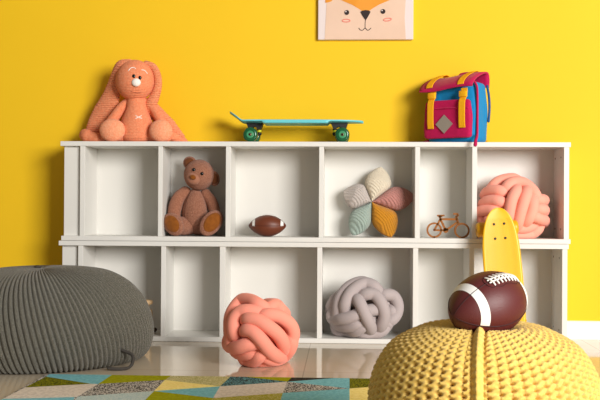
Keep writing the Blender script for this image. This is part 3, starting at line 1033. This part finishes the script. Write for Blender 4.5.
for L, rr, sole, sr, rot in (([(150, 325, 0.01), (122, 328, -0.015), (104, 326, -0.030)], [36, 36, 34], (95, 322), (37, 48), (math.radians(-6), math.radians(-42), math.radians(-10))),
                             ([(180, 328, 0.01), (204, 326, -0.015), (220, 322, -0.030)], [36, 38, 36], (238, 316), (38, 55), (math.radians(-6), math.radians(40), math.radians(16)))):
    P = spline([bpt(x, y, d) for x, y, d in L], 6)
    Rr = [np.interp(i / 6, range(len(rr)), rr) * s for i in range(len(P))]
    lg = tube('leg', M['teddy'], ted, P, Rr, 18)
    qq = B(*sole)
    ft = Vector((qq[0], -0.062, max(qq[1], 0.050)))
    ball('foot', M['teddy'], lg, ft, (sr[0] * s, 0.022, sr[1] * s), rot)
    E3 = Euler(rot).to_matrix()
    ball('sole', M['suede'], lg, ft + E3 @ Vector((0.0, -0.0135, 0.002)), (sr[0] * s * 0.74, 0.0125, sr[1] * s * 0.76), rot)

# ------------------------------------------------------------------ star cushion
s = 0.00439 / 4.44
star = thing('star_cushion', 'star-shaped knit cushion with five pastel points in a compartment', 'cushion', (0.122, 0.112, CELL))
SCTR = (188, 211)
# seam directions (degrees) and half widths on the clockwise / anticlockwise side
SEAMS = {'st_cream': (38, 111.5, 70, 56), 'st_pink': (-19.5, 38, 58, 60), 'st_mustard': (-91, -19.5, 46, 76), 'st_mint': (202, 269, 58, 46), 'st_grey': (111.5, 202, 62, 60)}
def petal(name_m, tip, w, L0):
    dx, dz = (tip[0] - SCTR[0]) * s, (SCTR[1] - tip[1]) * s
    L = math.hypot(dx, dz)
    ax = Vector((dx / L, 0, dz / L)); ay = Vector((-ax.z, 0, ax.x))
    a0 = math.degrees(math.atan2(dz, dx))
    lo, hi, wl, wh = SEAMS[name_m]
    dn_gap = math.radians((a0 - lo) % 360); up_gap = math.radians((hi - a0) % 360)
    bm = bmesh.new()
    n, m = 36, 20
    for sd in (-1, 1):
        G = []
        for i in range(n + 1):
            tt = i / n
            hq = max(0.0, 1 - (max(0.0, tt - 0.40) / 0.60) ** 2.2) ** 0.72
            hs = []
            for gap, ww in ((dn_gap, wl), (up_gap, wh)):
                hb = ww * s * hq + 0.0004
                ha = L * tt * math.tan(gap) + 0.0004
                hs.append((ha ** -9 + hb ** -9) ** (-1 / 9))
            f = (0.62 + 0.38 * math.sin(PI * min(1.0, tt / 0.9))) * min(1.0, (1 - tt) / 0.4 + 0.06) ** 0.6
            row = []
            for j in range(m + 1):
                v = -math.cos(PI * j / m)
                p = ax * (L * tt) + ay * ((hs[1] if v > 0 else hs[0]) * v)
                p.y = sd * 0.046 * f * max(0.0, 1 - v * v) ** 0.42
                row.append(bm.verts.new(p))
            G.append(row)
        for i in range(n):
            for j in range(m):
                bm.faces.new((G[i][j], G[i + 1][j], G[i + 1][j + 1], G[i][j + 1]))
    bmesh.ops.remove_doubles(bm, verts=bm.verts, dist=0.0002)
    return obj('star_point', bm, M[name_m], star, loc=(0, 0, (366 - SCTR[1]) * s))
for nm, tip, w, lab in (('st_cream', (232, 50), 61 * s, 'cream point'), ('st_pink', (380, 182), 58 * s, 'dusty pink point'), ('st_mustard', (278, 366), 59 * s, 'mustard yellow point'),
                        ('st_mint', (104, 360), 62 * s, 'mint green point'), ('st_grey', (62, 164), 62 * s, 'lilac grey point')):
    o = petal(nm, tip, w, 1)
    o['label'] = lab
star.rotation_euler = (math.radians(-7), 0, 0)

# ------------------------------------------------------------------ wooden bicycle cut-out
s = 0.00432
bk_ = bmesh.new()
def W2(x, y):
    return Vector(((x - 448) * s, 0, (236.7 - y) * s))
Y0, Y1 = -0.005, 0.005
def ringp(bm, cx, cy, ro, ri):
    n = 40
    O = [W2(cx + ro * math.cos(2 * PI * i / n), cy + ro * math.sin(2 * PI * i / n)) for i in range(n)]
    I = [W2(cx + ri * math.cos(2 * PI * i / n), cy + ri * math.sin(2 * PI * i / n)) for i in range(n)]
    mk = lambda L, y: [bm.verts.new((p.x, y, p.z)) for p in L]
    a, b, c_, d_ = mk(O, Y0), mk(I, Y0), mk(O, Y1), mk(I, Y1)
    for i in range(n):
        j = (i + 1) % n
        bm.faces.new((a[i], a[j], b[j], b[i])); bm.faces.new((c_[i], d_[i], d_[j], c_[j]))
        bm.faces.new((a[i], c_[i], c_[j], a[j])); bm.faces.new((b[i], b[j], d_[j], d_[i]))
def barp(bm, p, q, w):
    A, Bq = W2(*p), W2(*q)
    d = (Bq - A).normalized(); nn = Vector((-d.z, 0, d.x)) * (w * s * 0.58)
    add_prism(bm, [((A + nn).x, (A + nn).z), ((Bq + nn).x, (Bq + nn).z), ((Bq - nn).x, (Bq - nn).z), ((A - nn).x, (A - nn).z)], Y0, Y1)
bike = thing('wooden_bicycle', 'small brown wooden bicycle cut-out standing in a narrow compartment', 'ornament', (0.451, 0.045, CELL))
for cx, cy in ((434.1, 228.9), (461.7, 229.2)):
    bm = bmesh.new(); ringp(bm, cx, cy, 7.7, 6.0); barp(bm, (cx, cy + 6.4), (cx, 236.7), 1.6)
    obj('wheel', bm, M['wood'], bike, smooth=False)
bm = bmesh.new()
for p, q, w in (((440.0, 217.6), (445.5, 229), 1.7), ((440.2, 217.9), (457.2, 218), 1.8), ((457.4, 220.6), (446, 229), 1.6), ((433.3, 229), (445.5, 229), 1.6),
                ((440.6, 217.4), (433.8, 229.3), 1.6), ((455.6, 214.8), (458.2, 223), 1.8)):
    barp(bm, p, q, w)
n = 24
add_prism(bm, [((445.5 + 2.6 * math.cos(2 * PI * i / n) - 448) * s, (236.7 - 229 + 2.6 * math.sin(2 * PI * i / n)) * s) for i in range(n)], Y0, Y1)
obj('frame', bm, M['wood'], bike, smooth=False)
bm = bmesh.new()
for p, q, w in (((453.0, 212.6), (457.2, 212.6), 1.5), ((457.0, 212.2), (457.8, 214.6), 1.5), ((457.8, 214.2), (455.4, 215.6), 1.5)):
    barp(bm, p, q, w)
obj('handlebar', bm, M['wood'], bike, smooth=False)
bm = bmesh.new()
barp(bm, (436.8, 214.4), (444.2, 214.2), 1.4); barp(bm, (438.2, 215.2), (442, 215.2), 1.5); barp(bm, (439.6, 215), (440.4, 218), 1.8)
obj('saddle', bm, M['wood'], bike, smooth=False)

# ------------------------------------------------------------------ backpack
bag = thing('backpack', 'blue and magenta backpack with amber straps on top of the upper shelf', 'backpack', (0.497, 0.106, TOPZ), (0, 0, math.radians(-33)))
BW, BD, BH = 0.225, 0.138, 0.29
def soft_box(w0, w1, d0, d1, z0, z1, n=14, bulge=0.012, p=5, shear=0.0):
    """rounded-square loft from bottom to top."""
    bm = bmesh.new()
    rings = []
    K = 64
    lv = [0, 0.02, 0.05] + list(np.linspace(0.1, 0.9, n)) + [0.95, 0.985, 1.0]
    for t_ in lv:
        end = 1 - 0.09 * max(0, (0.05 - t_) / 0.05) ** 2 - 0.09 * max(0, (t_ - 0.95) / 0.05) ** 2
        w = (w0 + (w1 - w0) * t_) / 2 * end + bulge * math.sin(PI * t_)
        d = (d0 + (d1 - d0) * t_) / 2 * end + bulge * math.sin(PI * t_)
        ring = []
        for k in range(K):
            a = 2 * PI * k / K
            ca, sa = math.cos(a), math.sin(a)
            q = (abs(ca) ** p + abs(sa) ** p) ** (-1 / p)
            wob = 1 + 0.012 * math.sin(5 * a + 9 * t_) * math.sin(PI * t_)
            ring.append(bm.verts.new((w * q * ca * wob, d * q * sa * wob + shear * t_, z0 + (z1 - z0) * t_)))
        rings.append(ring)
    for i in range(len(rings) - 1):
        for k in range(K):
            bm.faces.new((rings[i][k], rings[i][(k + 1) % K], rings[i + 1][(k + 1) % K], rings[i + 1][k]))
    bm.faces.new(rings[0]); bm.faces.new(rings[-1][::-1])
    return bm
body = obj('body', soft_box(0.205, 0.20, 0.128, 0.105, 0.001, 0.246, bulge=0.006), M['blue'], bag)
FY = -BD / 2
# front pocket
bm = soft_box(0.192, 0.182, 0.032, 0.022, 0.018, 0.172, bulge=0.004, p=6)
pk = obj('pocket', bm, M['magenta'], bag, loc=(-0.004, FY - 0.004, 0))
bm = bmesh.new()
add_tube(bm, [(-0.088, -0.0145, 0.136), (0.0, -0.0175, 0.139), (0.088, -0.0145, 0.136)], 0.0028, 8)
obj('pocket_flap', bm, M['magenta'], pk)
bm = bmesh.new()
add_prism(bm, [(0, 0.042), (0.036, 0.080), (0, 0.118), (-0.036, 0.080)], -0.0222, -0.0195)
obj('patch', bm, M['grey_patch'], pk, smooth=False, loc=(-0.006, 0.0, -0.006))
# lid: a curved sheet falling over the front
def sheet(pts, x0, x1, th, xs=None, n=12):
    """pts: (y, z) profile; extruded in x with a little sag."""
    P = spline([Vector((0, y, z)) for y, z in pts], 6)
    bm = bmesh.new()
    G = []
    for sd in (0, 1):
        g = []
        for i, p in enumerate(P):
            a = P[max(i - 1, 0)]; b_ = P[min(i + 1, len(P) - 1)]
            T = (b_ - a).normalized(); N = Vector((0, -T.z, T.y))
            row = []
            for j in range(n + 1):
                v = j / n
                sag = -0.004 * math.sin(PI * v * 2) * (1 if xs is None else xs)
                q_ = p + N * (th if sd else 0)
                row.append(bm.verts.new((x0 + (x1 - x0) * v, q_.y, q_.z + sag)))
            g.append(row)
        G.append(g)
    m = len(P)
    for i in range(m - 1):
        for j in range(n):
            for sd in (0, 1):
                g = G[sd]
                bm.faces.new((g[i][j], g[i + 1][j], g[i + 1][j + 1], g[i][j + 1]))
    for i in range(m - 1):
        for j in (0, n):
            bm.faces.new((G[0][i][j], G[1][i][j], G[1][i + 1][j], G[0][i + 1][j]))
    for i in (0, m - 1):
        for j in range(n):
            bm.faces.new((G[0][i][j], G[0][i][j + 1], G[1][i][j + 1], G[1][i][j]))
    return bm
lidp = [(0.066, 0.226), (0.072, 0.262), (0.066, 0.286), (0.040, 0.290), (-0.002, 0.278), (-0.046, 0.260), (-0.078, 0.238), (-0.088, 0.222), (-0.086, 0.216)]
lid = obj('lid', sheet(lidp, -0.110, 0.113, 0.007), M['magenta'], bag)
for x in (-0.066, 0.066):
    st = [(y - 0.0010, z + 0.0082) for y, z in lidp[2:-1]]
    obj('lid_strap', sheet(st, x - 0.013, x + 0.013, 0.0022, 0), M['strap'], lid)
    dn = [(-0.079, 0.218), (-0.081, 0.19), (-0.0975, 0.165), (-0.1005, 0.13), (-0.100, 0.082), (-0.0965, 0.056)]
    bm = sheet(dn, x - 0.013, x + 0.013, 0.0025, 0)
    ds = obj('strap', bm, M['strap'], bag)
    bm = bmesh.new(); add_box(bm, x - 0.016, x + 0.016, -0.094, -0.082, 0.180, 0.205, 0.003)
    obj('buckle', bm, M['strap'], ds)
lid.rotation_euler = (0, -0.05, 0)
bag.scale = (1.13, 1.15, 1.06)
# zip along the right edge with its tassel, side details
tube('zip', M['magenta'], bag, spline([(0.094, -0.052, 0.245), (0.104, -0.05, 0.225), (0.107, -0.05, 0.18), (0.1075, -0.05, 0.10), (0.107, -0.05, 0.03), (0.105, -0.052, 0.012)], 6), 0.0042, 8)
zp = tube('zip_pull', M['magenta'], bag, spline([(0.112, -0.062, 0.030), (0.115, -0.074, 0.014), (0.116, -0.083, 0.002), (0.116, -0.086, -0.014)], 5), [0.003 + 0.0003 * i for i in range(16)], 8)
tube('side_strap', M['navy'], bag, spline([(0.107, 0.035, 0.235), (0.111, 0.043, 0.19), (0.112, 0.045, 0.14), (0.111, 0.04, 0.09)], 6), 0.005, 8)
tube('base_strap', M['strap'], bag, [(0.06, 0.05, 0.006), (0.100, 0.052, 0.006)], 0.006, 8)
for sx in (-0.06, 0.06):
    tube('shoulder_strap', M['blue'], bag, spline([(sx, 0.058, 0.24), (sx, 0.076, 0.20), (sx, 0.078, 0.12), (sx, 0.062, 0.03)], 6), 0.016, 10, False, 0.35, (0, 1, 0))
tube('carry_handle', M['magenta'], bag, spline([(-0.03, 0.068, 0.276), (-0.022, 0.07, 0.298), (0.022, 0.07, 0.298), (0.03, 0.068, 0.276)], 5), 0.005, 8)
tube('side_toggle', M['magenta'], bag, [(-0.104, -0.04, 0.012), (-0.118, -0.055, 0.004)], 0.006, 8)

# ------------------------------------------------------------------ wooden pull toy, mostly hidden behind the grey pouf
wt = thing('wooden_toy', 'pale wooden toy peeking out from behind the grey pouf', 'toy', (-0.875, 0.10, LOW))
bm = bmesh.new(); add_box(bm, -0.05, 0.022, -0.03, 0.03, 0.012, 0.105, 0.008); obj('block', bm, M['pale_wood'], wt, smooth=False)
bm = bmesh.new(); add_lathe(bm, [(0.008, 0.10), (0.008, 0.125), (0.02, 0.128), (0.023, 0.136), (0.021, 0.144), (0.010, 0.148)], 'z', 24, (0.005, 0, 0)); obj('knob', bm, M['pale_wood'], wt)
for sx in (-0.035, 0.03):
    for sy in (-0.036, 0.036):
        bm = bmesh.new(); add_lathe(bm, [(0.008, -0.005), (0.0095, -0.003), (0.0095, 0.003), (0.008, 0.005)], 'y', 24, (sx, sy, 0.0098)); obj('wheel', bm, M['dark_hole'], wt)

# ------------------------------------------------------------------ light
w = bpy.data.worlds.new('room_light')
sc.world = w
w.use_nodes = True
bg = w.node_tree.nodes['Background']
bg.inputs['Color'].default_value = (1.0, 0.92, 0.80, 1)
bg.inputs['Strength'].default_value = 0.20

def area(name, loc, target, sx, sy, power, col):
    L = bpy.data.lights.new(name, 'AREA')
    L.shape = 'RECTANGLE'; L.size = sx; L.size_y = sy
    L.energy = power; L.color = col
    o = bpy.data.objects.new(name, L)
    C.objects.link(o)
    o.location = loc
    d = Vector(target) - Vector(loc)
    o.rotation_euler = d.to_track_quat('-Z', 'Y').to_euler()
    return o
area('window_daylight', (4.2, -6.4, 2.3), (-0.1, 0.1, 0.5), 3.0, 2.6, 750, (1.0, 0.97, 0.93))

# ------------------------------------------------------------------ camera
cam = bpy.data.cameras.new('camera')
cam.sensor_fit = 'HORIZONTAL'
cam.sensor_width = 36.0
cam.lens = 940.0 / 600.0 * 36.0
co = bpy.data.objects.new('camera', cam)
C.objects.link(co)
co.matrix_world = Matrix.Translation((0, -4.05, 0.595)) @ Matrix.Rotation(math.radians(2.68), 4, 'Z') @ Matrix.Rotation(math.radians(90.30), 4, 'X') @ Matrix.Rotation(math.radians(0.31), 4, 'Z')
sc.camera = co
cam.dof.use_dof = False

sc.view_settings.view_transform = 'Standard'
sc.view_settings.look = 'None'
sc.view_settings.exposure = 0.0
sc.view_settings.gamma = 1.0
